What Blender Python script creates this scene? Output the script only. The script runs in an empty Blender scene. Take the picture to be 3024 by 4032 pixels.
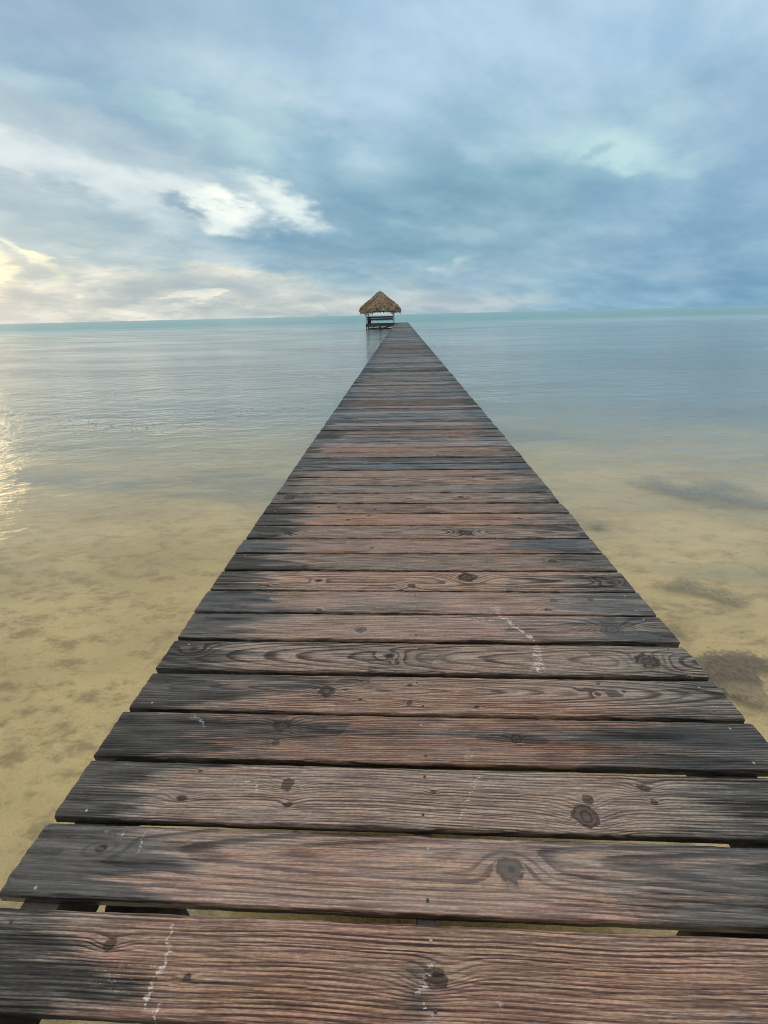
import bpy, math, random
import numpy as np
from mathutils import Matrix, Vector

random.seed(7)
RNG = np.random.RandomState(11)
scene = bpy.context.scene
COL = scene.collection
R = math.radians
DECK = 1.05                       # deck top above the water (water is z = 0)

OVERHEAD = (1.80, 1.74, 1.68)
SAND_A = (.74, .595, .375); SAND_B = (.55, .445, .28)
WAVE = .16
BODY = (.26, .335, .34)
WROUGH = (.46, .70)

# ------------------------------------------------------------------ camera
cam_data = bpy.data.cameras.new("camera")
cam = bpy.data.objects.new("camera", cam_data)
COL.objects.link(cam)
fwd = Vector((-0.04376144, 0.89800778, -0.43779787))
rgt = Vector((0.99903789, 0.03807722, -0.02175821))
upv = Vector((0.00286891, 0.43832883, 0.89881011))
m = Matrix((rgt, upv, -fwd)).transposed().to_4x4()
m.translation = Vector((0, 0, DECK + 1.4207))
cam.matrix_world = m
cam_data.sensor_fit = 'VERTICAL'
cam_data.sensor_height = 36.0
cam_data.lens = 36.0 * 1594.3 / 4032.0
cam_data.clip_start = 0.05
cam_data.clip_end = 60000
scene.camera = cam
scene.render.resolution_x = 768
scene.render.resolution_y = 1024
try: scene.cycles.filter_width = 1.0
except Exception: pass

# ------------------------------------------------------------------ node helper
class NT:
    def __init__(s, tree):
        s.t = tree; s.n = tree.nodes; s.l = tree.links
    def node(s, typ, ins=None, **props):
        n = s.n.new(typ)
        for k, v in props.items(): setattr(n, k, v)
        if ins:
            for k, v in ins.items():
                sock = n.inputs[k]
                if isinstance(v, bpy.types.NodeSocket): s.l.new(v, sock)
                else: sock.default_value = v
        return n
    def math(s, op, a, b=None, c=None, clamp=False):
        n = s.n.new('ShaderNodeMath'); n.operation = op; n.use_clamp = clamp
        for i, v in enumerate((a, b, c)):
            if v is None: continue
            if isinstance(v, bpy.types.NodeSocket): s.l.new(v, n.inputs[i])
            else: n.inputs[i].default_value = v
        return n.outputs[0]
    def ramp(s, x, a, b, lo=0.0, hi=1.0, smooth=True):
        n = s.n.new('ShaderNodeMapRange'); n.interpolation_type = 'SMOOTHSTEP' if smooth else 'LINEAR'
        s.l.new(x, n.inputs[0])
        for i, v in enumerate((a, b, lo, hi)): n.inputs[i + 1].default_value = v
        return n.outputs[0]
    def mix(s, f, a, b, mode='MIX'):
        n = s.n.new('ShaderNodeMix'); n.data_type = 'RGBA'; n.blend_type = mode; n.clamp_factor = True
        for sock, v in ((n.inputs[0], f), (n.inputs[6], a), (n.inputs[7], b)):
            if isinstance(v, bpy.types.NodeSocket): s.l.new(v, sock)
            elif isinstance(v, (int, float)): sock.default_value = v
            else: sock.default_value = (*v[:3], 1)
        return n.outputs[2]
    def noise(s, vec, scale, detail=3, rough=.5, out=0, dist=0.0):
        n = s.node('ShaderNodeTexNoise', {'Vector': vec, 'Scale': scale, 'Detail': detail, 'Roughness': rough, 'Distortion': dist})
        return n.outputs[out]
    def mapping(s, vec, loc=(0,0,0), rot=(0,0,0), scl=(1,1,1), typ='POINT'):
        n = s.node('ShaderNodeMapping', {'Vector': vec, 'Location': loc, 'Rotation': rot, 'Scale': scl}, vector_type=typ)
        return n.outputs[0]

# ------------------------------------------------------------------ sky
SUN_AZ, SUN_EL = -59.0, 7.5
world = bpy.data.worlds.new("World"); scene.world = world
world.use_nodes = True
w = NT(world.node_tree); w.n.clear()
tc = w.node('ShaderNodeTexCoord').outputs['Generated']
sep = w.node('ShaderNodeSeparateXYZ', {0: tc})
X, Y, Z = sep.outputs
az = w.math('DEGREES', w.math('ARCTAN2', X, Y))
hyp = w.math('SQRT', w.math('ADD', w.math('MULTIPLY', X, X), w.math('MULTIPLY', Y, Y)))
el = w.math('DEGREES', w.math('ARCTAN2', Z, hyp))
dirs = w.mapping(tc, scl=(1, 1, 2.6))
big = w.noise(dirs, 2.6, 5, .55, out=1)
fine = w.noise(dirs, 8.5, 6, .58, out=1)
def centred(col, amp):
    v = w.node('ShaderNodeVectorMath', {0: col, 1: (.5, .5, .5)}, operation='SUBTRACT').outputs[0]
    return w.node('ShaderNodeVectorMath', {0: v, 1: amp}, operation='MULTIPLY').outputs[0]
base = w.node('ShaderNodeCombineXYZ', {0: az, 1: el, 2: 0.0}).outputs[0]
zz_ = w.math('ADD', w.math('MAXIMUM', Z, 0.0), .24)
plane = w.node('ShaderNodeCombineXYZ', {0: w.math('DIVIDE', X, zz_), 1: w.math('DIVIDE', Y, zz_), 2: 0.0}).outputs[0]
pl = w.mapping(w.mapping(plane, rot=(0, 0, R(-32))), scl=(1.5, 2.0, 1))      # wind-drawn rows in the cloud deck
rows = w.noise(pl, .9, 7, .56, out=1, dist=.2)
rowf = w.noise(w.mapping(pl, loc=(5, 2, 0)), 1.25, 8, .58, dist=.15)
rowg = w.noise(w.mapping(pl, loc=(1, 8, 0)), .6, 6, .52, dist=.2)
wv = w.node('ShaderNodeVectorMath', {0: centred(big, (9, 3.5, 0)), 1: centred(fine, (9, 5.0, 0))}, operation='ADD').outputs[0]
wv = w.node('ShaderNodeVectorMath', {0: wv, 1: centred(rows, (10, 6.5, 0))}, operation='ADD').outputs[0]
# the warp calms down towards the horizon, where the cloud bases line up
calm = w.ramp(el, 0, 7, .25, 1)
wv = w.node('ShaderNodeVectorMath', {0: wv, 'Scale': calm}, operation='SCALE').outputs[0]
wp = w.node('ShaderNodeVectorMath', {0: base, 1: wv}, operation='ADD').outputs[0]
wsep = w.node('ShaderNodeSeparateXYZ', {0: wp})
waz, wel = wsep.outputs[0], wsep.outputs[1]
hor = w.mix(w.ramp(waz, -16, 24), (.61, .63, .64), (.26, .44, .60))
mid = w.mix(w.ramp(waz, -35, 8), (.52, .61, .69), (.36, .54, .66))
top = w.mix(w.ramp(waz, -40, 0), (.36, .48, .61), (.49, .64, .80))
g = w.mix(w.ramp(wel, 0.3, 6.5), hor, mid)
g = w.mix(w.ramp(wel, 10, 24), g, top)

BLOBS=[
(-30.56, 21.53, 10.2, 2.39, -6.7, 0.352, 0.468, 0.658, 0.7),
(-26.13, 18.15, 10.14, 2.4, -18.5, 0.296, 0.445, 0.604, 0.8),
(-13.16, 16.97, 10.51, 3.06, -17.6, 0.27, 0.445, 0.604, 0.8),
(-31.72, 8.23, 14.19, 2.68, -15.5, 0.342, 0.468, 0.578, 0.8),
(-7.97, 8.38, 14.01, 4.98, -4.6, 0.246, 0.413, 0.565, 0.9),
(9.76, 9.17, 13.28, 4.82, 1.0, 0.246, 0.413, 0.546, 0.9),
(13.27, 13.31, 10.91, 2.17, -19.6, 0.296, 0.479, 0.61, 0.6),
(31.23, 6.64, 12.15, 7.57, -5.8, 0.238, 0.402, 0.591, 0.9),
(32.34, 14.68, 4.42, 6.41, -11.0, 0.328, 0.468, 0.68, 0.7),
(-29.55, 5.27, 13.88, 1.68, -10.9, 0.366, 0.479, 0.565, 0.8),
(16.98, 22.59, 17.38, 3.3, -8.2, 0.515, 0.672, 0.871, 0.8),
(-0.69, 23.55, 7.45, 5.07, -17.1, 0.515, 0.658, 0.855, 0.7),
(-10.29, 24.07, 2.36, 2.12, -18.0, 0.429, 0.578, 0.776, 0.4),
(-37.54, 13.83, 6.29, 2.05, -20.9, 0.761, 0.791, 0.855, 0.72),
(-31.79, 12.06, 8.11, 1.96, -19.4, 0.73, 0.791, 0.855, 0.68),
(-23.15, 11.33, 7.2, 1.35, -11.4, 0.78, 0.83, 0.86, 0.75),
(-20.45, 10.86, 3.13, 1.08, -13.8, 1.0, 1.0, 0.973, 1.0),
(-13.96, 11.33, 5.27, 1.44, -15.9, 0.922, 0.965, 0.947, 0.9),
(-32.45, 19.02, 4.37, 1.11, -13.9, 0.515, 0.658, 0.761, 0.6),
(-20.57, 16.92, 7.43, 1.73, -17.7, 0.479, 0.658, 0.73, 0.7),
(-24.6, 10.94, 2.73, 0.59, -3.9, 0.305, 0.434, 0.552, 0.8),
(-44.5, 4.1, 3.6, 2.3, 1.6, 1.5, 1.25, .75, .9),
(-38.98, 5.56, 2.29, 0.8, -43.0, 1.0, 0.956, 0.73, 1.0),
(-40.59, 4.35, 1.82, 0.7, -52.4, 0.429, 0.485, 0.515, 0.7),
(-34.24, 3.62, 8.52, 1.79, -2.3, 0.74, 0.72, 0.68, 0.6),
(-18.71, 3.89, 6.72, 1.28, -5.7, 0.82, 0.77, 0.71, 0.7),
(-17.25, 3.06, 3.28, 0.67, 8.4, 0.429, 0.503, 0.578, 0.8),
(-25.87, 1.08, 20.84, 1.07, 1.0, 0.66, 0.67, 0.66, 0.7),
(-32.48, 2.42, 8.23, 0.69, -0.0, 0.527, 0.565, 0.604, 0.7),
(-22.13, 2.14, 6.22, 0.58, 2.2, 0.515, 0.558, 0.61, 0.7),
(7.67, 1.13, 9.8, .9, 0.3, 0.60, 0.64, 0.687, 0.6),
(21.6, 14.04, 6.77, 1.7, -18.3, 0.491, 0.694, 0.761, 0.8),
(7.13, 16.99, 6.58, 1.26, -28.6, 0.468, 0.624, 0.761, 0.6),
(19.92, 14.08, 1.41, 0.58, 10.5, 0.314, 0.485, 0.61, 0.7),
(5.48, 5.55, 3.02, 0.71, -2.0, 0.503, 0.617, 0.687, 0.7),
(13.84, 4.75, 13.26, 1.72, 2.7, 0.305, 0.445, 0.61, 0.6),
(1.81, 11.21, 3.17, 1.25, -2.0, 0.352, 0.527, 0.658, 0.6),
]

for (ca, ce, ra, re, ro, r_, g_, b_, st) in BLOBS:
    mp = w.mapping(wp, loc=(ca, ce, 0), rot=(0, 0, R(ro)), scl=(ra * 1.45, re * 1.5, 1), typ='TEXTURE')
    gr = w.node('ShaderNodeTexGradient', {0: mp}, gradient_type='SPHERICAL').outputs[1]
    g = w.mix(w.ramp(gr, 0.0, .75, 0, st), g, (r_, g_, b_))
# slow streaky brightness variation of the cloud deck
puff = w.noise(w.node('ShaderNodeCombineXYZ', {0: w.math('MULTIPLY', az, .11), 1: w.math('MULTIPLY', el, .42), 2: 0.0}).outputs[0], 1.0, 7, .62, dist=.4)
low = w.ramp(el, 8, 2.5); left = w.ramp(az, 14, -12)
g = w.mix(w.math('MULTIPLY', w.math('MULTIPLY', w.ramp(puff, .49, .57, 0, .66), low), left), g, (.47, .53, .57))
g = w.mix(w.math('MULTIPLY', w.math('MULTIPLY', w.ramp(puff, .46, .40, 0, .60), low), w.ramp(az, -4, -22)), g, (.90, .86, .78))
def shade(v, a, b, lo, hi):
    s_ = [w.ramp(v, a, b, x, y) for x, y in zip(lo, hi)]
    return w.node('ShaderNodeCombineColor', {0: s_[0], 1: s_[1], 2: s_[2]}).outputs[0]
for v_, a_, b_, lo_, hi_ in ((rowf, .34, .64, (.88, .93, .96), (1.22, 1.16, 1.11)), (rowg, .38, .60, (.95, .97, .99), (1.16, 1.12, 1.08))):
    g = w.mix(1.0, g, shade(v_, a_, b_, lo_, hi_), 'MULTIPLY'); g.node.clamp_result = False
g = w.mix(w.math('MULTIPLY', w.ramp(rowf, .55, .70, 0, .30), w.ramp(az, 25, -20, .35, 1)), g, (.80, .86, .90))
g = w.mix(1.0, g, (.885, .955, .945), 'MULTIPLY'); g.node.clamp_result = False
# sky overhead, out of view, brightened to put more light on the boards
g = w.mix(w.ramp(el, 30, 58), g, OVERHEAD)
# unseen low sky behind the viewer, darkened to keep the board fronts dim
g = w.mix(w.math('MULTIPLY', w.ramp(Y, .1, -.35), w.ramp(el, 40, 18)), g, (.13, .15, .17))
g10 = w.mix(1.0, g, (10, 10, 10), 'MULTIPLY'); g10.node.clamp_result = False
sky = w.node('ShaderNodeTexSky', sky_type='NISHITA', sun_disc=False, sun_elevation=R(SUN_EL), sun_rotation=R(SUN_AZ), air_density=1.2, dust_density=2.0)
out = w.mix(.93, sky.outputs[0], g10)
bg = w.node('ShaderNodeBackground', {'Color': out, 'Strength': .1})
w.node('ShaderNodeOutputWorld', {0: bg.outputs[0]})

# ------------------------------------------------------------------ sun
sd = bpy.data.lights.new("sun", 'SUN'); sd.energy = .5; sd.angle = R(26); sd.color = (1, .76, .40)
so = bpy.data.objects.new("sun", sd); COL.objects.link(so)
sdir = Vector((math.sin(R(SUN_AZ)) * math.cos(R(SUN_EL)), math.cos(R(SUN_AZ)) * math.cos(R(SUN_EL)), math.sin(R(SUN_EL))))
so.rotation_euler = sdir.to_track_quat('Z', 'Y').to_euler()
so.location = (-30, 30, 20)
scene.view_settings.view_transform = 'Standard'
scene.view_settings.look = 'None'
scene.view_settings.exposure = 0.0
scene.view_settings.gamma = 1.0
try: scene.view_settings.use_curve_mapping = False
except Exception: pass

# ------------------------------------------------------------------ object helpers
def mat(name):
    mt = bpy.data.materials.new(name); mt.use_nodes = True
    t = NT(mt.node_tree); t.n.clear()
    return mt, t
def finish(t, shader): t.node('ShaderNodeOutputMaterial', {0: shader})
def tag(o, label=None, cat=None, group=None, kind=None):
    for k, v in (('label', label), ('category', cat), ('group', group), ('kind', kind)):
        if v: o[k] = v
    return o
def link(name, mesh, material=None, parent=None):
    o = bpy.data.objects.new(name, mesh); COL.objects.link(o)
    if material: mesh.materials.append(material)
    if parent: o.parent = parent
    return o
def empty(name, loc=(0, 0, 0)):
    o = bpy.data.objects.new(name, None); COL.objects.link(o); o.location = loc; o.empty_display_size = .3
    return o
class MB:
    def __init__(s): s.v = []; s.f = []
    def add(s, vs, fs):
        k = len(s.v); s.v += [tuple(v) for v in vs]; s.f += [tuple(i + k for i in f) for f in fs]
    def box(s, c, d, rot=None, bev=0.0):
        hx, hy, hz = d[0] / 2, d[1] / 2, d[2] / 2
        vs = []; b = min(bev, hx * .45, hy * .45, hz * .45)
        if b <= 0:
            vs = [Vector((sx * hx, sy * hy, sz * hz)) for sz in (-1, 1) for sy in (-1, 1) for sx in (-1, 1)]
            fs = [(0, 2, 3, 1), (4, 5, 7, 6), (0, 1, 5, 4), (2, 6, 7, 3), (0, 4, 6, 2), (1, 3, 7, 5)]
        else:
            ring = lambda ix, iy, z: [Vector((a * (ix), e * (iy), z)) for a, e in ((1, 1), (-1, 1), (-1, -1), (1, -1))]
            def oct_(ix, iy, c_, z): return [Vector(q + (z,)) for q in ((ix, iy - c_), (ix - c_, iy), (-ix + c_, iy), (-ix, iy - c_), (-ix, -iy + c_), (-ix + c_, -iy), (ix - c_, -iy), (ix, -iy + c_))]
            lay = [oct_(hx - b, hy - b, b * .5, -hz), oct_(hx, hy, b, -hz + b), oct_(hx, hy, b, hz - b), oct_(hx - b, hy - b, b * .5, hz)]
            vs = sum(lay, []); fs = [tuple(range(7, -1, -1)), tuple(range(24, 32))]
            for k in range(3):
                for i in range(8): fs.append((k * 8 + i, k * 8 + (i + 1) % 8, (k + 1) * 8 + (i + 1) % 8, (k + 1) * 8 + i))
        mtx = rot.to_matrix() if hasattr(rot, 'to_matrix') else rot
        if mtx is not None: vs = [mtx @ v for v in vs]
        c = Vector(c); s.add([v + c for v in vs], fs)
    def bar(s, a, b, wd, ht, bev=0.0):
        a = Vector(a); b = Vector(b); d = b - a
        x = d.normalized(); up = Vector((0, 0, 1)) if abs(x.z) < .95 else Vector((0, 1, 0))
        y = up.cross(x).normalized(); z = x.cross(y)
        s.box((a + b) / 2, (d.length, wd, ht), Matrix((x, y, z)).transposed(), bev)
    def tube(s, a, b, r0, r1, n=12, seg=1, wob=0.0):
        a = Vector(a); b = Vector(b); x = (b - a).normalized()
        y = x.orthogonal().normalized(); z = x.cross(y); vs = []; fs = []
        for k in range(seg + 1):
            t = k / seg; c = a.lerp(b, t); r = r0 + (r1 - r0) * t
            for i in range(n):
                q = 2 * math.pi * i / n; rr = r * (1 + random.uniform(-wob, wob))
                vs.append(c + y * math.cos(q) * rr + z * math.sin(q) * rr)
        for k in range(seg):
            for i in range(n): fs.append((k * n + i, k * n + (i + 1) % n, (k + 1) * n + (i + 1) % n, (k + 1) * n + i))
        fs.append(tuple(range(n - 1, -1, -1))); fs.append(tuple(seg * n + i for i in range(n)))
        s.add(vs, fs)
    def build(s, name, material, parent=None, smooth=False):
        me = bpy.data.meshes.new(name); me.from_pydata(s.v, [], s.f); me.update()
        if smooth: me.shade_smooth()
        return link(name, me, material, parent)

def np_mesh(name, V, F, attrs=None, smooth=True):
    """V (n,3) float, F (m,4) int quads"""
    me = bpy.data.meshes.new(name)
    me.vertices.add(len(V)); me.vertices.foreach_set('co', V.astype(np.float32).ravel())
    me.loops.add(F.size); me.loops.foreach_set('vertex_index', F.astype(np.int32).ravel())
    me.polygons.add(len(F)); me.polygons.foreach_set('loop_start', np.arange(0, F.size, 4, dtype=np.int32))
    if smooth: me.polygons.foreach_set('use_smooth', np.ones(len(F), dtype=bool))
    me.update(calc_edges=True)
    for k, a in (attrs or {}).items():
        at = me.attributes.new(k, 'FLOAT_VECTOR', 'POINT'); at.data.foreach_set('vector', a.astype(np.float32).ravel())
    return me

TBL = np.random.RandomState(5).rand(256, 256)
def vnoise(x, y):
    xi = np.floor(x).astype(int); yi = np.floor(y).astype(int); fx = x - xi; fy = y - yi
    fx = fx * fx * (3 - 2 * fx); fy = fy * fy * (3 - 2 * fy)
    g_ = lambda a, b: TBL[a % 256, b % 256]
    return (g_(xi, yi) * (1 - fx) + g_(xi + 1, yi) * fx) * (1 - fy) + (g_(xi, yi + 1) * (1 - fx) + g_(xi + 1, yi + 1) * fx) * fy
def fbm(x, y, o=4):
    s_ = 0; a = .5; n = 0
    for k in range(o): s_ = s_ + a * vnoise(x * 2 ** k + 17 * k, y * 2 ** k + 31 * k); n += a; a *= .5
    return s_ / n
def sstep(a, b, x):
    t = np.clip((x - a) / (b - a), 0, 1); return t * t * (3 - 2 * t)

# ------------------------------------------------------------------ seabed and water
def sea_z(y): return -(.48 + 1.1 * sstep(5, 45, y) + 1.2 * sstep(60, 300, y))
yy = np.concatenate([[-400, -60, -15], np.arange(-6, 14, .25), np.arange(14, 60, 1.0), np.array([70, 90, 120, 170, 240, 300, 500, 1000, 3000, 9000, 30000])])
xx = np.concatenate([[-30000, -3000, -400, -90, -40], np.arange(-24, 24.1, .5), [40, 90, 400, 3000, 30000]])
def grid_faces(nu, nv):
    i, j = np.meshgrid(np.arange(nu - 1), np.arange(nv - 1), indexing='ij'); a = (i * nv + j).ravel()
    return np.stack([a, a + nv, a + nv + 1, a + 1], 1)
GX, GY = np.meshgrid(xx, yy, indexing='ij')
rip = (fbm(GX * .7, GY * 1.1, 3) - .5) * .10 * (np.abs(GX) < 25) * (GY < 60)
V = np.stack([GX, GY, sea_z(GY) + rip], -1).reshape(-1, 3)

msea, t = mat('sand_bed')
geo = t.node('ShaderNodeNewGeometry').outputs['Position']
ps = t.node('ShaderNodeSeparateXYZ', {0: geo}).outputs
n1 = t.noise(t.mapping(geo, rot=(0, 0, R(-12)), scl=(.55, 1, 1)), .8, 6, .6)
n2 = t.noise(t.mapping(geo, rot=(0, 0, R(-15)), scl=(.5, 1, 1)), 5.5, 8, .72)
n3 = t.noise(geo, 60, 3, .7)
sand = t.mix(t.ramp(n1, .35, .65), SAND_A, SAND_B)
sand = t.mix(t.math('MULTIPLY', t.ramp(n2, .46, .66, 0, .85), t.ramp(ps[1], 2.0, 7.0, 1.0, .35)), sand, (.30, .235, .14))
sand = t.mix(t.ramp(n3, .3, .7, 0, .25), sand, (.30, .25, .12))
grass_n = t.noise(t.mapping(geo, rot=(0, 0, R(-6)), scl=(.30, 1, 1)), .25, 6, .6)
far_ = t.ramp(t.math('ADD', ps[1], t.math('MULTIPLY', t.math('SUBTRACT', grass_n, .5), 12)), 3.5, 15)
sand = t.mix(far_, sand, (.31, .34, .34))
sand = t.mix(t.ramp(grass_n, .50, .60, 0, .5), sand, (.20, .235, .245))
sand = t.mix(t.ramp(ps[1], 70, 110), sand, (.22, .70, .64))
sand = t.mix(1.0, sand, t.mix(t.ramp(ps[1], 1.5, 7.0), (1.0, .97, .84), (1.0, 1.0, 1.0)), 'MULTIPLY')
bp = t.node('ShaderNodeBump', {'Height': n2, 'Strength': .9, 'Distance': .08}).outputs[0]
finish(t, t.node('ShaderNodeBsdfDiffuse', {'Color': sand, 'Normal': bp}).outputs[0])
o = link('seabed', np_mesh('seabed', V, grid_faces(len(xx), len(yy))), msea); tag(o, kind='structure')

mwat, t = mat('sea_water')
geo = t.node('ShaderNodeNewGeometry').outputs['Position']
ps = t.node('ShaderNodeSeparateXYZ', {0: geo}).outputs
dist = t.node('ShaderNodeVectorMath', {0: geo}, operation='LENGTH').outputs['Value']
rr = t.mapping(geo, rot=(0, 0, R(-22)), scl=(.62, 1.15, 1))
w1 = t.noise(rr, 1.7, 3, .55)
w2 = t.noise(rr, 6.0, 4, .6)
w3 = t.noise(t.mapping(geo, rot=(0, 0, R(-8)), scl=(.3, 1, 1)), .28, 4, .6)
patch = t.noise(t.mapping(geo, rot=(0, 0, R(-10)), scl=(.35, 1, 1)), .16, 4, .6)   # calm slicks and ruffled patches
ruf = t.ramp(patch, .38, .62, .25, 1.0)
amp = t.math('MULTIPLY', ruf, t.ramp(dist, 4, 20, .34, 1.0))
hgt = t.math('ADD', t.math('MULTIPLY', w1, .8), t.math('ADD', t.math('MULTIPLY', w2, .34), t.math('MULTIPLY', w3, 1.6)))
bmp = t.node('ShaderNodeBump', {'Height': hgt, 'Strength': amp, 'Distance': WAVE}).outputs[0]
fres = t.node('ShaderNodeFresnel', {'IOR': 1.333, 'Normal': bmp}).outputs[0]
rough = t.ramp(dist, 10, 160, .03, .22)
gl = t.node('ShaderNodeBsdfGlossy', {'Color': (1, 1, 1, 1), 'Roughness': rough, 'Normal': bmp}).outputs[0]
tr = t.node('ShaderNodeBsdfTransparent', {'Color': (.95, .97, .91, 1)}).outputs[0]
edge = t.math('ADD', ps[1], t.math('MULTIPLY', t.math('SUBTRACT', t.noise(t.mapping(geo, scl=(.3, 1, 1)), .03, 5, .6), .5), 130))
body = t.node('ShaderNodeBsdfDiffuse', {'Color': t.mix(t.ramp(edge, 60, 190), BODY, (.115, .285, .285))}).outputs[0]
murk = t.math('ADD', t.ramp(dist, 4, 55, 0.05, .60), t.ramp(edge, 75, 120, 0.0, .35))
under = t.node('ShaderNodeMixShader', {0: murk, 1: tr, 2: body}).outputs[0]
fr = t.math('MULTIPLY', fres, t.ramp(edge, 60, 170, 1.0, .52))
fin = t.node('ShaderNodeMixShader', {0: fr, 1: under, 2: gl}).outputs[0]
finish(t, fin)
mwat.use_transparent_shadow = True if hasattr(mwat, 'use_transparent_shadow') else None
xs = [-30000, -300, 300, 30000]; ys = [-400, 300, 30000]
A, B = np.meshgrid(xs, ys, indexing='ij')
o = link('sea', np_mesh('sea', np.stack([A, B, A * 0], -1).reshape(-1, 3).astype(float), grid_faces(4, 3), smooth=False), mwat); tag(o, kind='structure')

# seaweed mats: low ragged mounds lying on the sand
def mat_patch(name, cx, cy, rx, ry, rot, color, label, hgt_=.018, n=70, hole=None, nz=1.0, soft=0.9, fs=3.0, alpha=.66):
    mt, t = mat(name)
    geo = t.node('ShaderNodeNewGeometry').outputs['Position']
    nn = t.noise(geo, 22, 5, .7); n2_ = t.noise(geo, 3, 4, .6)
    c = t.mix(t.ramp(nn, .3, .7), tuple(v * .6 for v in color), tuple(v * 1.35 for v in color))
    c = t.mix(t.ramp(n2_, .45, .7, 0, .35), c, SAND_B)
    cov = t.node('ShaderNodeSeparateXYZ', {0: t.node('ShaderNodeAttribute', attribute_name='cover').outputs['Vector']}).outputs[0]
    al = t.ramp(t.math('ADD', cov, t.math('MULTIPLY', t.math('SUBTRACT', nn, .5), .9)), .0, soft, 0, alpha)
    finish(t, t.node('ShaderNodeMixShader', {0: al, 1: t.node('ShaderNodeBsdfTransparent').outputs[0], 2: t.node('ShaderNodeBsdfDiffuse', {'Color': c}).outputs[0]}).outputs[0])
    a = np.linspace(-1.5, 1.5, n); U, W = np.meshgrid(a, a, indexing='ij')
    d = np.sqrt(U * U + W * W)
    c_, s_ = math.cos(R(rot)), math.sin(R(rot))
    PX = cx + U * rx * c_ - W * ry * s_; PY = cy + U * rx * s_ + W * ry * c_
    f = 1 - d + (fbm(PX * fs + cx * 9, PY * fs, 5) - .5) * nz * 2
    f += (vnoise(PX * 30, PY * 30) - .5) * .12
    if hole:
        hx, hy, hr = hole; f -= 1.6 * np.exp(-(((PX - hx) / hr) ** 2 + ((PY - hy) / (hr * 1.3)) ** 2)) * (.6 + .8 * fbm(PX * 14, PY * 14, 3))
    zz = sea_z(PY) + .045 + np.clip(f, -.3, .6) * hgt_ + .012
    keep = (f > -.3)
    F = grid_faces(n, n); k = keep.ravel(); F = F[k[F].all(1)]
    idx = np.unique(F); mp_ = -np.ones(n * n, int); mp_[idx] = np.arange(len(idx))
    V_ = np.stack([PX, PY, zz], -1).reshape(-1, 3)[idx]; cv = f.ravel()[idx]
    o = link('seaweed_patch', np_mesh('seaweed_patch', V_, mp_[F], {'cover': np.stack([cv, cv, cv], 1)}), mt)
    tag(o, label, 'seaweed'); return o
mat_patch('brown_weed', 3.05, 2.62, .56, .36, -10, (.145, .105, .07), 'dark brown seaweed patch with a pale hole beside the right edge of the boards', soft=.30, alpha=.9, hole=(3.16, 2.55, .13), nz=.28, n=150)
mat_patch('grey_weed_a', 3.45, 3.85, .44, .26, -15, (.27, .235, .15), 'small grey brown seaweed clump on yellow sand right of the pier, beyond the brown patch', nz=1.0, n=110)
mat_patch('grey_weed_b', 5.3, 6.7, 1.35, .85, -28, (.25, .26, .235), 'large blue grey seaweed bed under shallow water to the right of the pier', nz=.8, fs=1.4, n=110)
mat_patch('grey_weed_c', 2.95, 5.5, .34, .22, 0, (.19, .19, .14), 'faint grey seaweed smudge in the water right beside the pier edge', nz=.9, n=80)
mat_patch('grey_weed_d', 2.75, 3.25, .16, .26, 10, (.22, .18, .09), 'thin brown seaweed wisp on sand close to the right ends of the boards', soft=.9, nz=1.1, n=80)

# floating seaweed crumbs on the left
mfl, t = mat('floating_weed')
finish(t, t.node('ShaderNodeBsdfPrincipled', {'Base Color': (.13, .11, .08, 1), 'Roughness': .5}).outputs[0])
mb = MB()
for cx, cy, sx, sy, n in ((-7.3, 10.0, 1.0, .45, 60), (-8.8, 10.6, 1.2, .4, 30), (-4.7, 12.0, .6, .5, 36), (-3.4, 12.2, .7, .6, 36), (-2.7, 13, .6, .7, 18), (-11.6, 15.6, .7, .35, 20), (-2.0, 9.2, .06, .04, 4), (4.8, 22.1, .9, .35, 12)):
    for k in range(n):
        x = random.gauss(cx, sx); y = random.gauss(cy, sy) - (x - cx) * .05; s_ = random.uniform(.005, .018)
        if -1.3 < x < 1.5: continue
        q = random.uniform(0, 6.3); L = s_ * random.uniform(1, 2.6)
        pts = []
        for i in range(7):
            a_ = 2 * math.pi * i / 7; r_ = random.uniform(.6, 1.2)
            px_, py_ = math.cos(a_) * L * r_, math.sin(a_) * s_ * r_
            pts.append((x + px_ * math.cos(q) - py_ * math.sin(q), y + px_ * math.sin(q) + py_ * math.cos(q)))
        vs = [(a_, b_, -.004) for a_, b_ in pts] + [(x + (a_ - x) * .6, y + (b_ - y) * .6, s_ * .15) for a_, b_ in pts]
        mb.add(vs, [tuple(range(7, 14))] + [(i, (i + 1) % 7, 7 + (i + 1) % 7, 7 + i) for i in range(7)])
o = mb.build('floating_seaweed', mfl); tag(o, 'scattered dark crumbs of floating seaweed on the calm water', 'seaweed', kind='stuff')

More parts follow.
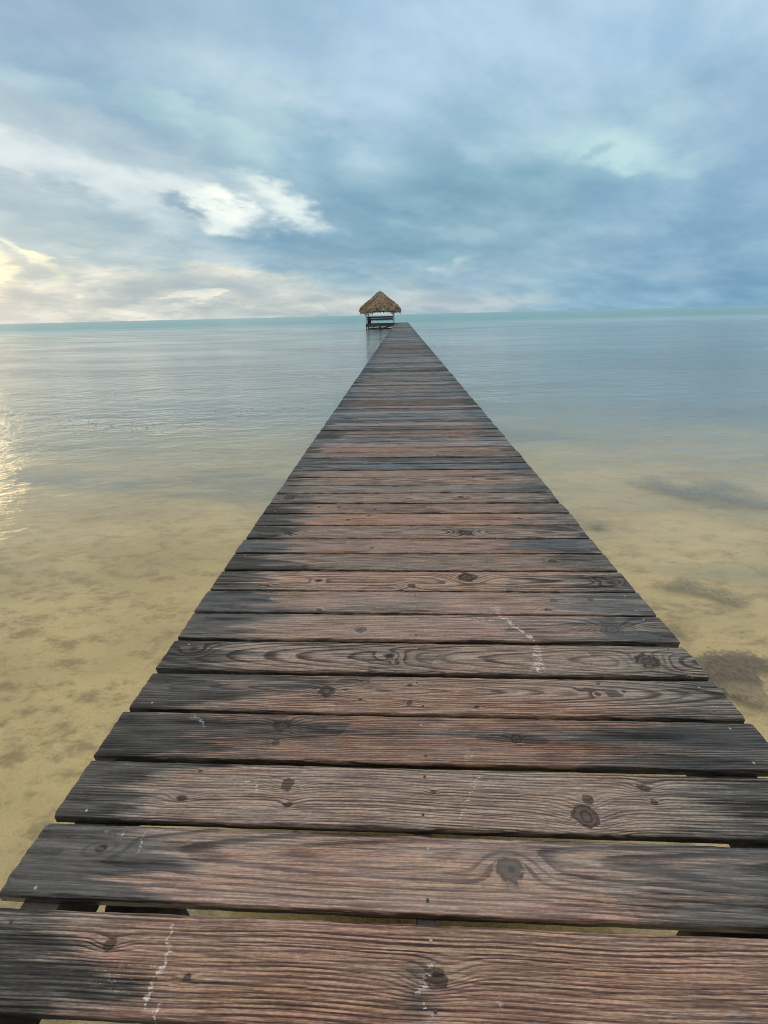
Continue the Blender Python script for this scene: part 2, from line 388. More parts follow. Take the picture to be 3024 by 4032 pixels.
# ------------------------------------------------------------------ weathered wood
def wood_material():
    mt, t = mat('weathered_deck_wood')
    a1 = t.node('ShaderNodeAttribute', attribute_name='wood_a').outputs['Vector']
    a2 = t.node('ShaderNodeAttribute', attribute_name='wood_b').outputs['Vector']
    ring, knot, stain_shade = t.node('ShaderNodeSeparateXYZ', {0: a1}).outputs
    warm, white, tone = t.node('ShaderNodeSeparateXYZ', {0: a2}).outputs
    geo = t.node('ShaderNodeNewGeometry').outputs['Position']
    fib = t.noise(t.mapping(geo, scl=(5, 210, 60)), 1.0, 4, .6)
    fib2 = t.noise(t.mapping(geo, scl=(14, 620, 90)), 1.0, 2, .6)
    med = t.noise(t.mapping(geo, scl=(2.2, 26, 26)), 1.0, 5, .62)
    med2 = t.noise(t.mapping(geo, loc=(7, 3, 1), scl=(3.5, 14, 14)), 1.0, 5, .6)
    speck = t.noise(geo, 260, 2, .6)
    jag = t.noise(t.mapping(geo, loc=(1, 1, 5), scl=(16, 75, 40)), 1.0, 3, .6)
    rv = t.node('ShaderNodeCombineXYZ', {0: ring, 1: tone, 2: 0.0}).outputs[0]
    wid = t.noise(rv, .55, 2, .5)
    rg = t.math('ADD', ring, t.math('MULTIPLY', t.math('SUBTRACT', med, .5), .50))
    rg = t.math('ADD', rg, t.math('MULTIPLY', t.math('SUBTRACT', jag, .5), .26))
    rg = t.math('ADD', rg, t.math('MULTIPLY', t.math('SUBTRACT', wid, .5), 1.3))
    fr = t.math('FRACT', rg)
    # early wood rises slowly to a dark late-wood line, then drops off
    late = t.math('MULTIPLY', t.ramp(fr, .40, .80), t.ramp(fr, .88, .99, 1, 0))
    lm = t.math('MULTIPLY', late, t.math('MULTIPLY', t.ramp(med2, .30, .60, .5, 1.0), t.math('MULTIPLY', t.ramp(t.noise(rv, 1.3, 2, .6), .32, .55, .25, 1.0), t.ramp(fib, .25, .55, .5, 1.0))))
    tan = t.noise(t.mapping(geo, loc=(3, 9, 2), scl=(1.6, 34, 20)), 1.0, 4, .6)
    gray = t.mix(med2, (.21, .185, .15), (.47, .42, .35))
    pink = t.mix(t.ramp(tan, .35, .68), t.mix(med, (.38, .17, .115), (.62, .385, .275)), (.46, .27, .15))
    wm = t.math('ADD', warm, t.math('MULTIPLY', t.math('SUBTRACT', med2, .5), .9), clamp=True)
    c = t.mix(wm, gray, pink)
    c = t.mix(t.ramp(fib, .40, .60, 0, .80), c, t.mix(wm, (.075, .068, .06), (.12, .055, .042)))
    c = t.mix(t.ramp(fib2, .55, .75, 0, .45), c, (.74, .65, .55))
    c = t.mix(t.math('MULTIPLY', lm, .97), c, t.mix(wm, (.045, .04, .035), (.075, .033, .028)))
    # tide of black mould creeping in from the ends, following the grain; board sides also carry painted gap shade
    st = t.math('ADD', stain_shade, t.math('MULTIPLY', t.math('SUBTRACT', med2, .5), .55))
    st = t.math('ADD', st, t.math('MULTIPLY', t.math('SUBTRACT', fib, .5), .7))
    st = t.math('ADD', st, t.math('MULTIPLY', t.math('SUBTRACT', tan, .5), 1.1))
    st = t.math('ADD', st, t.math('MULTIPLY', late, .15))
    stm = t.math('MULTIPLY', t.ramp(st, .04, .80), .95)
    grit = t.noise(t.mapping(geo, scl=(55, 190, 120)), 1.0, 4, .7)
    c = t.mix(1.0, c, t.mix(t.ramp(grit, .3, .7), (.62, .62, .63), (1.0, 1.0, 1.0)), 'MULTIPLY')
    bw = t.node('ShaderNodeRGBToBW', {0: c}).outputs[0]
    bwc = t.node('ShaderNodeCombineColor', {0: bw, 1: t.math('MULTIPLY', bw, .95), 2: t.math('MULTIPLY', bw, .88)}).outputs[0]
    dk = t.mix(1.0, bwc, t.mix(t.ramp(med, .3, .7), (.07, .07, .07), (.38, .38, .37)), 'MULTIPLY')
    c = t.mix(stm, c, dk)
    c = t.mix(t.ramp(knot, .12, .60, 0, .90), c, t.mix(late, (.06, .04, .032), (.016, .012, .010)))
    # white scuffs and droppings caught on the ridges
    wsp = t.noise(t.mapping(geo, scl=(.55, 1.5, 1)), 120, 5, .8)
    wh = t.math('MULTIPLY', t.ramp(t.math('ADD', white, t.math('MULTIPLY', t.math('SUBTRACT', wsp, .5), 3.0)), .38, .90), t.ramp(late, .2, .8, 1, .3))
    c = t.mix(t.math('MULTIPLY', wh, .72), c, (.72, .67, .59))
    c = t.mix(t.ramp(speck, .79, .83, 0, .5), c, (.55, .52, .48))
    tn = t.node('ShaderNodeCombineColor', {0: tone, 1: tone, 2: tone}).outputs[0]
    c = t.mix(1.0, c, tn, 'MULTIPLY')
    h = t.math('ADD', t.math('MULTIPLY', lm, .55), t.math('ADD', t.math('MULTIPLY', fib, .5), t.math('MULTIPLY', fib2, .3)))
    h = t.math('SUBTRACT', h, t.math('MULTIPLY', knot, .8))
    gloss = t.math('FRACT', t.math('MULTIPLY', tone, 37.3))
    wet = t.math('MULTIPLY', t.ramp(gloss, .40, .8), t.ramp(med, .32, .55))
    b = t.node('ShaderNodeBump', {'Height': h, 'Strength': t.math('SUBTRACT', .9, t.math('MULTIPLY', wet, .75)), 'Distance': .005}).outputs[0]
    rough = t.math('SUBTRACT', t.ramp(med2, .3, .7, WROUGH[0], WROUGH[1]), t.math('MULTIPLY', wet, .28))
    p = t.node('ShaderNodeBsdfPrincipled', {'Base Color': c, 'Roughness': rough, 'Normal': b, 'Specular IOR Level': t.math('ADD', .24, t.math('MULTIPLY', wet, .30))})
    finish(t, p.outputs[0]); return mt
mwood = wood_material()

X0, X1 = -1.121, 1.309
PITCH = .2002; BW = .1805; TH = .038
KNOTS = {   # board: (x, y, radius, type)  1 ringed, 2 dark, 3 split or hole, 4 red-brown
0: [(0.080,0.383,0.026,3),(-0.518,0.365,0.0086,2),(-0.745,0.416,0.0143,2),(0.98,0.353,0.0224,1)],
1: [(-0.904,0.615,0.0201,3),(0.308,0.602,0.0272,1)],
2: [(-0.390,0.812,0.0216,2),(-0.371,0.752,0.0141,3),(-0.730,0.761,0.0169,3),(-0.706,0.848,0.0054,2),(0.102,0.802,0.0075,2),(0.597,0.793,0.0146,2),(0.572,0.741,0.0314,1),(0.794,0.834,0.0198,3),(0.804,0.790,0.0088,2)],
3: [(-0.462,1.030,0.0218,1),(-0.471,0.962,0.0114,2),(0.420,0.993,0.0130,1)],
4: [(-0.318,1.192,0.0236,1),(-0.179,1.250,0.0066,2),(-0.173,1.152,0.0084,2),(0.035,1.231,0.0097,2),(0.029,1.142,0.0124,2),(0.826,1.253,0.0064,2),(0.738,1.221,0.0073,2),(0.804,1.201,0.0113,2),(0.914,1.214,0.0062,2),(0.297,1.128,0.0091,3)],
5: [(-0.996,1.414,0.0222,4),(-0.056,1.392,0.0212,2),(-0.026,1.352,0.0092,2),(1.10,1.385,0.036,1)],
6: [(-0.210,1.562,0.0192,1),(1.036,1.583,0.0444,1)],
7: [(-0.914,1.713,0.0168,2),(-0.444,1.715,0.0151,3),(0.825,1.806,0.0178,2),(0.772,1.731,0.0186,3),(1.027,1.816,0.0163,2)],
8: [(0.384,2.021,0.0362,1),(0.057,1.937,0.0222,2),(1.211,1.976,0.0259,3),(1.149,2.006,0.0146,2),(-.80,1.935,.012,3),(-.50,1.98,.014,2)],
9: [(-.62,2.14,.017,2),(.95,2.2,.016,1)], 10: [(-.20,2.36,.014,2)],
11: [(-0.827,2.563,0.030,3),(.46,2.57,.035,1)], 12: [(-0.414,2.777,0.0158,2),(-0.258,2.855,0.0161,2),(.9,2.8,.02,3)],
14: [(-0.984,3.209,0.036,1),(.5,3.2,.02,1)], 17: [(-0.670,3.974,0.0240,2),(0.532,4.041,0.0315,2),(0.944,3.969,0.0256,3)]}
#      tone warm  Lstr Lext Rstr Rext   vc    h0    slope   ringwidth
BP = {
0: (1.00, .78, 1.0, 0.43, .45, .30, .42, .05, .00, .0085),
1: (.88, .82, 1.0, 0.45, .55, .60, .115, .085, -.032, .0105),
2: (1.06, .52, 1.0, 0.42, .70, .55, .36, .05, .00, .0085),
3: (.74, 1.05, .95, 0.40, .60, .75, .24, .09, .030, .0075),
4: (.98, .62, .85, 0.64, 0.47, 0.52, .10, .02, .050, .0085),
5: (1.02, .30, .70, 0.51, 0.36, 0.36, .07, .13, -.045, .0085),
6: (.96, .66, 0.68, 0.54, 0.47, 0.48, .20, .05, .025, .0080),
7: (.96, .70, 0.77, 0.58, 0.58, 0.52, .30, .06, .020, .0080),
8: (1.16, .62, 0.68, 0.32, 0.36, 0.36, .08, .08, .015, .0090),
9: (1.00, .45, 0.77, 0.43, 0.50, 0.48, .28, .05, .00, .0075),
10: (.88, .85, 0.77, 0.43, 0.58, 0.48, .35, .07, .010, .0080),
11: (1.02, .42, 0.63, 0.32, 0.36, 0.36, .09, .05, .022, .0090),
12: (1.06, .82, 0.77, 0.40, 0.43, 0.24, .25, .05, .00, .0085),
13: (1.00, .60, 0.63, 0.36, 0.43, 0.40, .30, .06, .01, .0080),
14: (1.08, .42, 0.50, 0.36, 0.32, 0.32, .08, .04, .03, .0090),
15: (.98, .30, 0.54, 0.36, 0.43, 0.40, .30, .06, .01, .0080),
16: (1.05, .45, 0.45, 0.29, 0.36, 0.32, .12, .06, .02, .0085),
17: (.98, .62, 0.54, 0.36, 0.43, 0.40, .30, .06, .01, .0080)}
WHITES = [(0.505,1.732,.050,.75),(0.45,1.70,.03,.6),(0.628,1.45,.03,.7),(0.605,1.385,.045,.75),(0.600,1.345,.045,.75),(0.40,1.645,.05,.6),(.96,1.445,.02,.5),(0.235,0.925,.03,.7),
 (0.05,0.37,.014,.8),(0.221,0.351,.012,.8),(-.70,.37,.05,.45),(1.24,1.30,.02,.8),(-.83,1.062,.03,.55),(-.86,.655,.02,.5)]
WSEG = [(.500,1.70,.560,1.60,.014,.9),(.560,1.60,.620,1.53,.010,1.0),(.620,1.53,.640,1.49,.012,1.0),(.33,1.655,.47,1.64,.010,.7),(.628,1.47,.598,1.31,.020,.8),
 (-.601,.455,-.596,.412,.0050,1.0),(-.594,.412,-.586,.385,.0075,1.0),(-.587,.385,-.602,.345,.0055,.9),(-.602,.345,-.592,.315,.0060,1.0),(-.566,.325,-.566,.300,.0055,.9),(-.66,.385,-.61,.380,.004,.7),(-.72,.345,-.64,.338,.004,.6),
 (-.84,1.066,-.80,1.050,.006,.8),(-.80,1.050,-.770,1.018,.0070,1.0),(.180,.725,.258,.855,.0075,.62),(.78,1.44,.80,1.41,.005,.7),(.84,1.435,.86,1.40,.005,.7),(.90,1.44,.92,1.405,.005,.7),(.80,1.36,.98,1.352,.008,.55),
 (.072,.405,.040,.36,.007,.8),(.045,.345,.062,.325,.006,.7),(-.50,.832,-.49,.79,.004,.9),(-.57,.815,-.52,.818,.005,.7),(-.93,.662,-.86,.652,.005,.6),(-.80,.655,-.79,.61,.0045,.8)]
def board_arrays(k, nu, nv, detail=True):
    rs = np.random.RandomState(1000 + k)
    if k in BP: tone, warm, ls, le, rs_, re_, vc, h0, sl, rw = BP[k]
    else:
        tone = rs.uniform(.70, 1.18); warm = rs.uniform(.22, .78); ls = rs.uniform(.3, .85); le = rs.uniform(.15, .6); rs_ = rs.uniform(.25, .7); re_ = rs.uniform(.15, .6)
        vc = rs.uniform(-.1, .35); h0 = rs.uniform(.03, .1); sl = rs.uniform(-.04, .04); rw = rs.uniform(.0075, .0105)
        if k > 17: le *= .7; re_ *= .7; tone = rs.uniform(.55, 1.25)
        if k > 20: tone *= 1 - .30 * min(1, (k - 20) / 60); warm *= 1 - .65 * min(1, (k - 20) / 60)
    far = .478 + PITCH * k + rs.uniform(-.0012, .0012)
    BWk = BW + rs.uniform(-.003, .002)
    y0 = far - BWk
    if k == 0: far -= .002
    xa = X0 + rs.uniform(-.007, .007); xb = X1 + rs.uniform(-.007, .007)
    if k in (3,): xb += .012
    u = np.linspace(0, 1, nu)
    # cross section loop: top surface near->far with rounded edges, then far side, bottom, near side
    e = .0045
    tv = np.concatenate([[0, .0012], np.linspace(e, BWk - e, nv), [BWk - .0012, BWk]])
    tz = np.concatenate([[-.0045, -.0012], np.zeros(nv), [-.0012, -.0045]])
    lv = np.concatenate([tv, [BWk, BWk - .002, .002, 0]]); lz = np.concatenate([tz, [-TH + .002, -TH, -TH, -TH + .002]])
    n = len(lv)
    U = np.repeat(u[:, None], n, 1); Vv = np.repeat(lv[None], nu, 0); Zz = np.repeat(lz[None], nu, 0)
    Xc = xa + U * (xb - xa)
    edge_n = (fbm(Xc * 9 + k * 3.7, Vv * 3, 3) - .5)
    near_edge = np.exp(-Vv / .01); far_edge = np.exp(-(BWk - Vv) / .01)
    Yc = y0 + Vv + edge_n * .0035 * (near_edge + far_edge) + (rs.uniform(-1, 1) * .002) * (2 * U - 1)
    vm = (Vv - BWk / 2) / (BWk / 2)
    cup = rs.uniform(-.0020, .0026); tw = rs.uniform(-.0022, .0022); tl = rs.uniform(-.0022, .0022) * (1.8 if k > 12 else 1)
    top = (np.arange(n)[None] < nv + 4)
    Zc = Zz + (cup * vm * vm + tw * vm * (2 * U - 1) + tl * vm)
    Zc = Zc + (fbm(Xc * 1.3 + k, Vv * 2 + k, 2) - .5) * .003
    Zc = Zc - sstep(0, 1, (np.exp(-(Vv / .006)) + np.exp(-(BWk - Vv) / .006))) * (fbm(Xc * 22 + k, Vv * 0 + 3 * k, 2) ** 2) * .006 * top
    # rounded worn ends
    en = np.minimum(Xc - xa, xb - Xc); Zc = Zc - np.exp(-en / .004) * .003 * top
    Xc = Xc + (fbm(Vv * 40 + k, Zz * 40 + U * 5, 3) - .5) * .010 * (np.exp(-en / .01)) 
    # tree-ring field
    uu = Xc - X0
    hh = h0 + sl * (uu - 1.2) * 1.0 + (fbm(uu * 1.1 + k * 5.1, uu * 0 + k, 3) - .5) * .022
    vcc = vc + (fbm(uu * .9 + k * 2.3, uu * 0 + 7 + k, 3) - .5) * .05
    if k in (0, 2, 7, 9, 10, 12): hh = np.abs(hh) + .02
    r = np.sqrt((Vv - vcc) ** 2 + (hh + Zz) ** 2)
    rf = r
    kn = np.zeros_like(r); dep = np.zeros_like(r)
    ks = KNOTS.get(k)
    if ks is None:
        ks = [(rs.uniform(X0 + .1, X1 - .1), y0 + rs.uniform(.02, .165), rs.uniform(.007, .02), rs.randint(1, 4)) for _ in range(rs.randint(0, 4))]
    sgn = -1 if vc > .18 else 1
    for (kx, ky, kr, kt) in ks:
        dx = (Xc - kx); dy = (y0 + Vv - ky)
        if kt == 3: dx, dy = dx * .8 + dy * .9, dy * 1.25 - dx * .35
        d = np.sqrt((dx / 1.25) ** 2 + dy ** 2) / kr * (1 + (fbm(Xc * 45 + k, Vv * 45, 3) - .5) * .7)
        rf = rf + sgn * kr * .95 * np.exp(-((dx / (kr * 3.2)) ** 2 + (dy / (kr * 1.5)) ** 2))
        rag = d + (fbm(Xc * 90, Vv * 90, 2) - .5) * .5
        if kt == 1:
            inner = sstep(1.25, .85, d)
            rf = rf * (1 - inner) + (d * kr * .45 + .3) * inner
            kn = np.maximum(kn, .62 * sstep(1.25, .75, rag)); kn = np.maximum(kn, .9 * np.exp(-((d - 1.0) / .14) ** 2) * (fbm(Xc * 60, Vv * 60, 2) > .45))
        elif kt == 2: kn = np.maximum(kn, .8 * sstep(1.15, .6, rag))
        elif kt == 3: kn = np.maximum(kn, 1.2 * sstep(1.0, .55, rag)); dep = np.maximum(dep, .008 * sstep(.8, .3, d))
        else: kn = np.maximum(kn, .55 * sstep(1.2, .7, rag))
    ringf = rf / rw
    Zc = Zc - dep * top
    # cracks
    for c_ in range(rs.randint(0, 3) if k > 1 else 1):
        cy_ = rs.uniform(.03, .15); cl = rs.uniform(.2, .7); cx_ = rs.uniform(X0, X1 - cl)
        if k == 1: cy_, cx_, cl = .095, -.1, .95
        ln = np.abs(Vv - cy_ - (fbm(Xc * 3 + k, Xc * 0 + c_, 3) - .5) * .02)
        taper = sstep(0, .1, Xc - cx_) * sstep(0, .1, cx_ + cl - Xc)
        kn = np.maximum(kn, .75 * np.exp(-(ln / .0016) ** 2) * taper * (fbm(Xc * 8, Xc * 0 + k, 2) > .42))
    nzz = (fbm(Xc * 1.6 + k * 3.1, Vv * 22 + k, 4) - .5) * 1.35
    dl = (Xc - xa) + nzz * .42 * (1 + le); dr = (xb - Xc) + nzz * .42
    stain_shade = ls * (1 - sstep(le * .35, le * 1.15, dl)) + .9 * rs_ * (1 - sstep(re_ * .3, re_ * 1.3, dr))
    stain_shade = stain_shade + .30 * (fbm(Xc * 1.1 + 40 + k * 7, Vv * 5, 3) > .62)
    if k > 17: stain_shade = stain_shade + (rs.rand() < .4) * rs.uniform(.15, .5) + .5 * (fbm(Xc * .5 + k * 5, Vv * 25 + k, 3) > .60)
    if k == 3: stain_shade = stain_shade + .40 * np.exp(-((Vv - .115) / .028) ** 2); warm_add = .35 * sstep(.14, .165, Vv)
    else: warm_add = 0
    if k == 0: stain_shade = stain_shade * (1 - .45 * sstep(.10, .16, Vv)) + .5 * np.exp(-(((Xc - .04) / .05) ** 2 + ((Vv - .05) / .09) ** 2)) * .9
    wm = warm * (1 - .75 * np.clip(stain_shade, 0, 1)) + (fbm(Xc * .9 + k * 9, Vv * 6 + 3, 3) - .5) * .5 + warm_add
    wm = wm * (.35 + .65 * sstep(0, .55, np.minimum(Xc - xa, (xb - Xc) * 1.0)))
    wh = np.zeros_like(r)
    for (wx, wy, wr, ws) in WHITES:
        if y0 - .05 < wy < far + .05:
            wh = np.maximum(wh, ws * .75 * np.exp(-(((Xc - wx) / wr) ** 2 + ((y0 + Vv - wy) / (wr * .9)) ** 2)))
    for (ax, ay, bx, by, wr, ws) in WSEG:
        if y0 - .03 < max(ay, by) and min(ay, by) < far + .03:
            px_, py_ = Xc - ax, y0 + Vv - ay; ex, ey = bx - ax, by - ay
            h_ = np.clip((px_ * ex + py_ * ey) / (ex * ex + ey * ey), 0, 1)
            wob = (fbm(Xc * 70 + 3, Vv * 70, 3) - .5) * wr * 5
            dd = np.sqrt((px_ - h_ * ex + wob) ** 2 + (py_ - h_ * ey) ** 2)
            wh = np.maximum(wh, ws * (.55 + .6 * fbm(Xc * 60, Vv * 90, 2)) * np.exp(-(dd / wr) ** 2))
    tn = np.full_like(r, tone)
    P = np.stack([Xc, Yc, Zc + DECK], -1)
    A = np.stack([ringf, kn, np.clip(stain_shade + .95 * (1 - top), 0, 1.2)], -1); Bb = np.stack([wm, wh * top, tn], -1)  # sides and underside darkened: grime plus painted gap shade
    i, j = np.meshgrid(np.arange(nu - 1), np.arange(n), indexing='ij')
    a = i * n + j; b = i * n + (j + 1) % n
    F = np.stack([a, b, b + n, a + n], -1).reshape(-1, 4)
    # end caps as quad strips between top row and bottom row
    caps = []
    bot_near, bot_far = n - 2, n - 3
    for base_, flip in ((0, False), ((nu - 1) * n, True)):
        T = np.arange(0, nv + 4)
        h = (nv + 4) // 2
        for q in range(nv + 3):
            o_ = bot_near if q < h else bot_far
            f = [base_ + q, base_ + o_, base_ + o_, base_ + q + 1]
            caps.append((base_ + q, base_ + q + 1, base_ + o_, flip))
    tri = np.array([(c[0], c[1], c[2]) if not c[3] else (c[0], c[2], c[1]) for c in caps])
    tri = np.concatenate([tri, [[h, bot_far, bot_near]], [[(nu - 1) * n + h, (nu - 1) * n + bot_near, (nu - 1) * n + bot_far]]])
    return P.reshape(-1, 3), F, tri, A.reshape(-1, 3), Bb.reshape(-1, 3), (xa, xb, y0, far)

def tri_quad_mesh(name, V, F, T, attrs):
    me = bpy.data.meshes.new(name)
    me.vertices.add(len(V)); me.vertices.foreach_set('co', V.astype(np.float32).ravel())
    li = np.concatenate([F.ravel(), T.ravel()]).astype(np.int32)
    me.loops.add(len(li)); me.loops.foreach_set('vertex_index', li)
    me.polygons.add(len(F) + len(T))
    ls = np.concatenate([np.arange(len(F)) * 4, len(F) * 4 + np.arange(len(T)) * 3]).astype(np.int32)
    me.polygons.foreach_set('loop_start', ls)
    sm = np.ones(len(F) + len(T), dtype=bool); sm[len(F):] = False
    me.polygons.foreach_set('use_smooth', sm)
    me.update(calc_edges=True)
    for k, a in attrs.items():
        at = me.attributes.new(k, 'FLOAT_VECTOR', 'POINT'); at.data.foreach_set('vector', a.astype(np.float32).ravel())
    return me

mnail, t = mat('galvanised_screw')
finish(t, t.node('ShaderNodeBsdfPrincipled', {'Base Color': (.30, .29, .28, 1), 'Metallic': .7, 'Roughness': .45}).outputs[0])
mnail2, t = mat('rusty_screw')
finish(t, t.node('ShaderNodeBsdfPrincipled', {'Base Color': (.045, .03, .022, 1), 'Roughness': .7}).outputs[0])
def screw_mesh(m_):
    vs = [(math.cos(a) * r, math.sin(a) * r, z) for r, z in ((.0042, -.002), (.0042, .0006), (.0032, .0012), (.0014, .0002)) for a in [2 * math.pi * i / 10 for i in range(10)]]
    fs = [(k * 10 + i, k * 10 + (i + 1) % 10, (k + 1) * 10 + (i + 1) % 10, (k + 1) * 10 + i) for k in range(3) for i in range(10)] + [tuple(range(30, 40))]
    me = bpy.data.meshes.new('screw_head'); me.from_pydata(vs, [], fs); me.materials.append(m_); return me
SC = [screw_mesh(mnail), screw_mesh(mnail2)]

pier = empty('pier', (0, 0, 0))
tag(pier, 'long weathered timber pier of cross boards running straight out to sea', 'pier')
NB = 430
k = -2
for k in range(-1, 99):
    if k < 10: nu, nv = 520, 60
    elif k < 24: nu, nv = 330, 36
    elif k < 50: nu, nv = 150, 18
    else: nu, nv = 70, 10
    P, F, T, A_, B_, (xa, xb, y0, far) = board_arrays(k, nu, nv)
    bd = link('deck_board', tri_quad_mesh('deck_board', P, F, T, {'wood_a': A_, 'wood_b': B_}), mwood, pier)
    if k < 22:
        rs = np.random.RandomState(50 + k)
        for cx in (X0 + .09, .075, X1 - .085):
            for fy in (.028, .150):
                sx = cx + rs.uniform(-.012, .012); sy = y0 + fy + rs.uniform(-.008, .008)
                top_ = P.reshape(nu, -1, 3)[:, 2:2 + nv]; iu = int(np.clip((sx - xa) / (xb - xa) * (nu - 1), 0, nu - 1)); iv = int(np.argmin(abs(top_[iu, :, 1] - sy)))
                s_ = bpy.data.objects.new('screw_head', SC[0] if rs.rand() < .4 else SC[1]); COL.objects.link(s_); s_.parent = bd
                s_.location = (sx, sy, float(top_[iu, iv, 2])); s_.scale = (1.1,) * 3
restP, restF, restT, restA, restB = [], [], [], [], []; off = 0
for k in list(range(-30, -1)) + list(range(99, NB)):
    P, F, T, A_, B_, _ = board_arrays(k, 26 if k > 99 else 60, 5)
    restP.append(P); restF.append(F + off); restT.append(T + off); restA.append(A_); restB.append(B_); off += len(P)
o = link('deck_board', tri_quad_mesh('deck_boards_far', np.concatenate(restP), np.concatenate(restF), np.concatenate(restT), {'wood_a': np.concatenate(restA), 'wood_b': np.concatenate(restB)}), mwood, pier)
tag(o, 'the many more distant boards of the pier', kind='stuff')
END = .478 + PITCH * (NB - 1)

mdark, t = mat('wet_dark_timber')
geo = t.node('ShaderNodeNewGeometry').outputs['Position']
nn = t.noise(t.mapping(geo, scl=(8, 8, 2)), 3, 5, .6)
c = t.mix(nn, (.035, .03, .026), (.13, .115, .10))
finish(t, t.node('ShaderNodeBsdfPrincipled', {'Base Color': c, 'Roughness': .65, 'Normal': t.node('ShaderNodeBump', {'Height': nn, 'Strength': .4, 'Distance': .01}).outputs[0]}).outputs[0])
for xc, wd in ((-1.015, .105), (-.055 + .12, .05), (1.175, .105)):
    mb = MB(); mb.box((xc, (END - 5.5) / 2, DECK - TH - .105 - .003), (wd, END + 5.3, .20)); mb.build('stringer', mdark, pier)
y = -2.3; q = 0
pile_me = None
while y < END:
    mb = MB(); mb.box((.09, y + .12, DECK - TH - .21 - .09), (2.30, .09, .16), bev=.006); mb.build('cross_beam', mdark, pier)
    for xc in (-.86, 1.03):
        mb = MB(); mb.tube((xc, y, -3.0), (xc, y, DECK - TH - .22), .11, .095, 14, 6, .04); mb.build('pile', mdark, pier, smooth=True)
    y += 2.9
# pale capped post at the far outer corner
mpale, t = mat('pale_weathered_timber')
geo = t.node('ShaderNodeNewGeometry').outputs['Position']
nn = t.noise(t.mapping(geo, scl=(9, 9, 2)), 2, 5, .6)
c = t.mix(nn, (.55, .54, .51), (.85, .84, .80))
finish(t, t.node('ShaderNodeBsdfPrincipled', {'Base Color': c, 'Roughness': .7}).outputs[0])
mb = MB(); mb.tube((1.12, END + .16, -2.8), (1.12, END + .16, DECK + .10), .09, .08, 12, 3, .03); mb.build('end_post', mpale, pier)

# ------------------------------------------------------------------ thatched palapa beside the pier end
GX0, GX1, GY0, GY1 = -6.34, -1.25, 79.9, 85.0
gz = empty('thatched_shelter', ((GX0 + GX1) / 2, (GY0 + GY1) / 2, 0)); gl_ = Vector(gz.location)
tag(gz, 'square open shelter with a shaggy palm thatch roof beside the far end of the pier', 'shelter')
def off_(mbx):
    mbx.v = [(a - gl_.x, b - gl_.y, c) for a, b, c in mbx.v]; return mbx
cxg, cyg = gl_.x, gl_.y
mb = MB()
nbd = 25
for i in range(nbd):
    y_ = GY0 + .1 + i * (GY1 - GY0 - .2) / (nbd - 1); mb.box((cxg, y_, DECK + .01), (GX1 - GX0 - .01, .185, .04), bev=.004)
off_(mb).build('platform_floor', mdark, gz)
for (a, b) in (((GX0, GY0), (GX1, GY0)), ((GX0, GY1), (GX1, GY1)), ((GX0, GY0 + .1), (GX0, GY1 - .1)), ((GX1, GY0 + .1), (GX1, GY1 - .1))):
    mb = MB(); mb.bar((a[0], a[1], DECK - .25), (b[0], b[1], DECK - .25), .09, .44, .008); off_(mb).build('floor_beam', mdark, gz)
for px_ in (GX0 + .12, -3.86, GX1 - .12):
    for py_ in (GY0 + .14, GY1 - .14):
        mb = MB(); mb.tube((px_, py_, -2.8), (px_, py_, DECK - .03), .12, .11, 12, 4, .04); off_(mb).build('pile', mdark, gz, True)
for py_ in (GY0 + .14, GY1 - .14):
    mb = MB(); mb.bar((GX0 + .25, py_, .16), (GX1 - .1, py_, .16), .08, .16, .008); off_(mb).build('lower_beam', mdark, gz)
    mb = MB(); mb.bar((GX0 + .3, py_ - .1, .62), (-3.9, py_ - .1, .22), .06, .10, .006); off_(mb).build('brace', mdark, gz)
    mb = MB(); mb.bar((GX1 - .3, py_ - .1, .62), (-3.8, py_ - .1, .22), .06, .10, .006); off_(mb).build('brace', mdark, gz)
for px_ in (GX0 + .12, GX1 - .12):
    for py_ in (GY0 + .12, GY1 - .12):
        mb = MB(); mb.box((px_, py_, DECK + 1.16), (.19, .19, 2.26), bev=.01); off_(mb).build('post', mpale, gz)
        sx = 1 if px_ < cxg else -1; sy = 1 if py_ < cyg else -1
        mb = MB(); mb.bar((px_ + sx * .09, py_, DECK + 1.40), (px_ + sx * .62, py_, DECK + 2.08), .07, .09, .006); off_(mb).build('knee_brace', mpale, gz)
        mb = MB(); mb.bar((px_, py_ + sy * .09, DECK + 1.40), (px_, py_ + sy * .62, DECK + 2.08), .07, .09, .006); off_(mb).build('knee_brace', mpale, gz)
for (a, b) in (((GX0, GY0 + .12), (GX1, GY0 + .12)), ((GX0, GY1 - .12), (GX1, GY1 - .12))):
    mb = MB(); mb.bar((a[0], a[1], DECK + 2.37), (b[0], b[1], DECK + 2.37), .1, .16, .01); off_(mb).build('roof_beam', mdark, gz)
for x_ in (GX0 + .12, GX1 - .12):
    mb = MB(); mb.bar((x_, GY0, DECK + 2.53), (x_, GY1, DECK + 2.53), .1, .15, .01); off_(mb).build('roof_beam', mdark, gz)

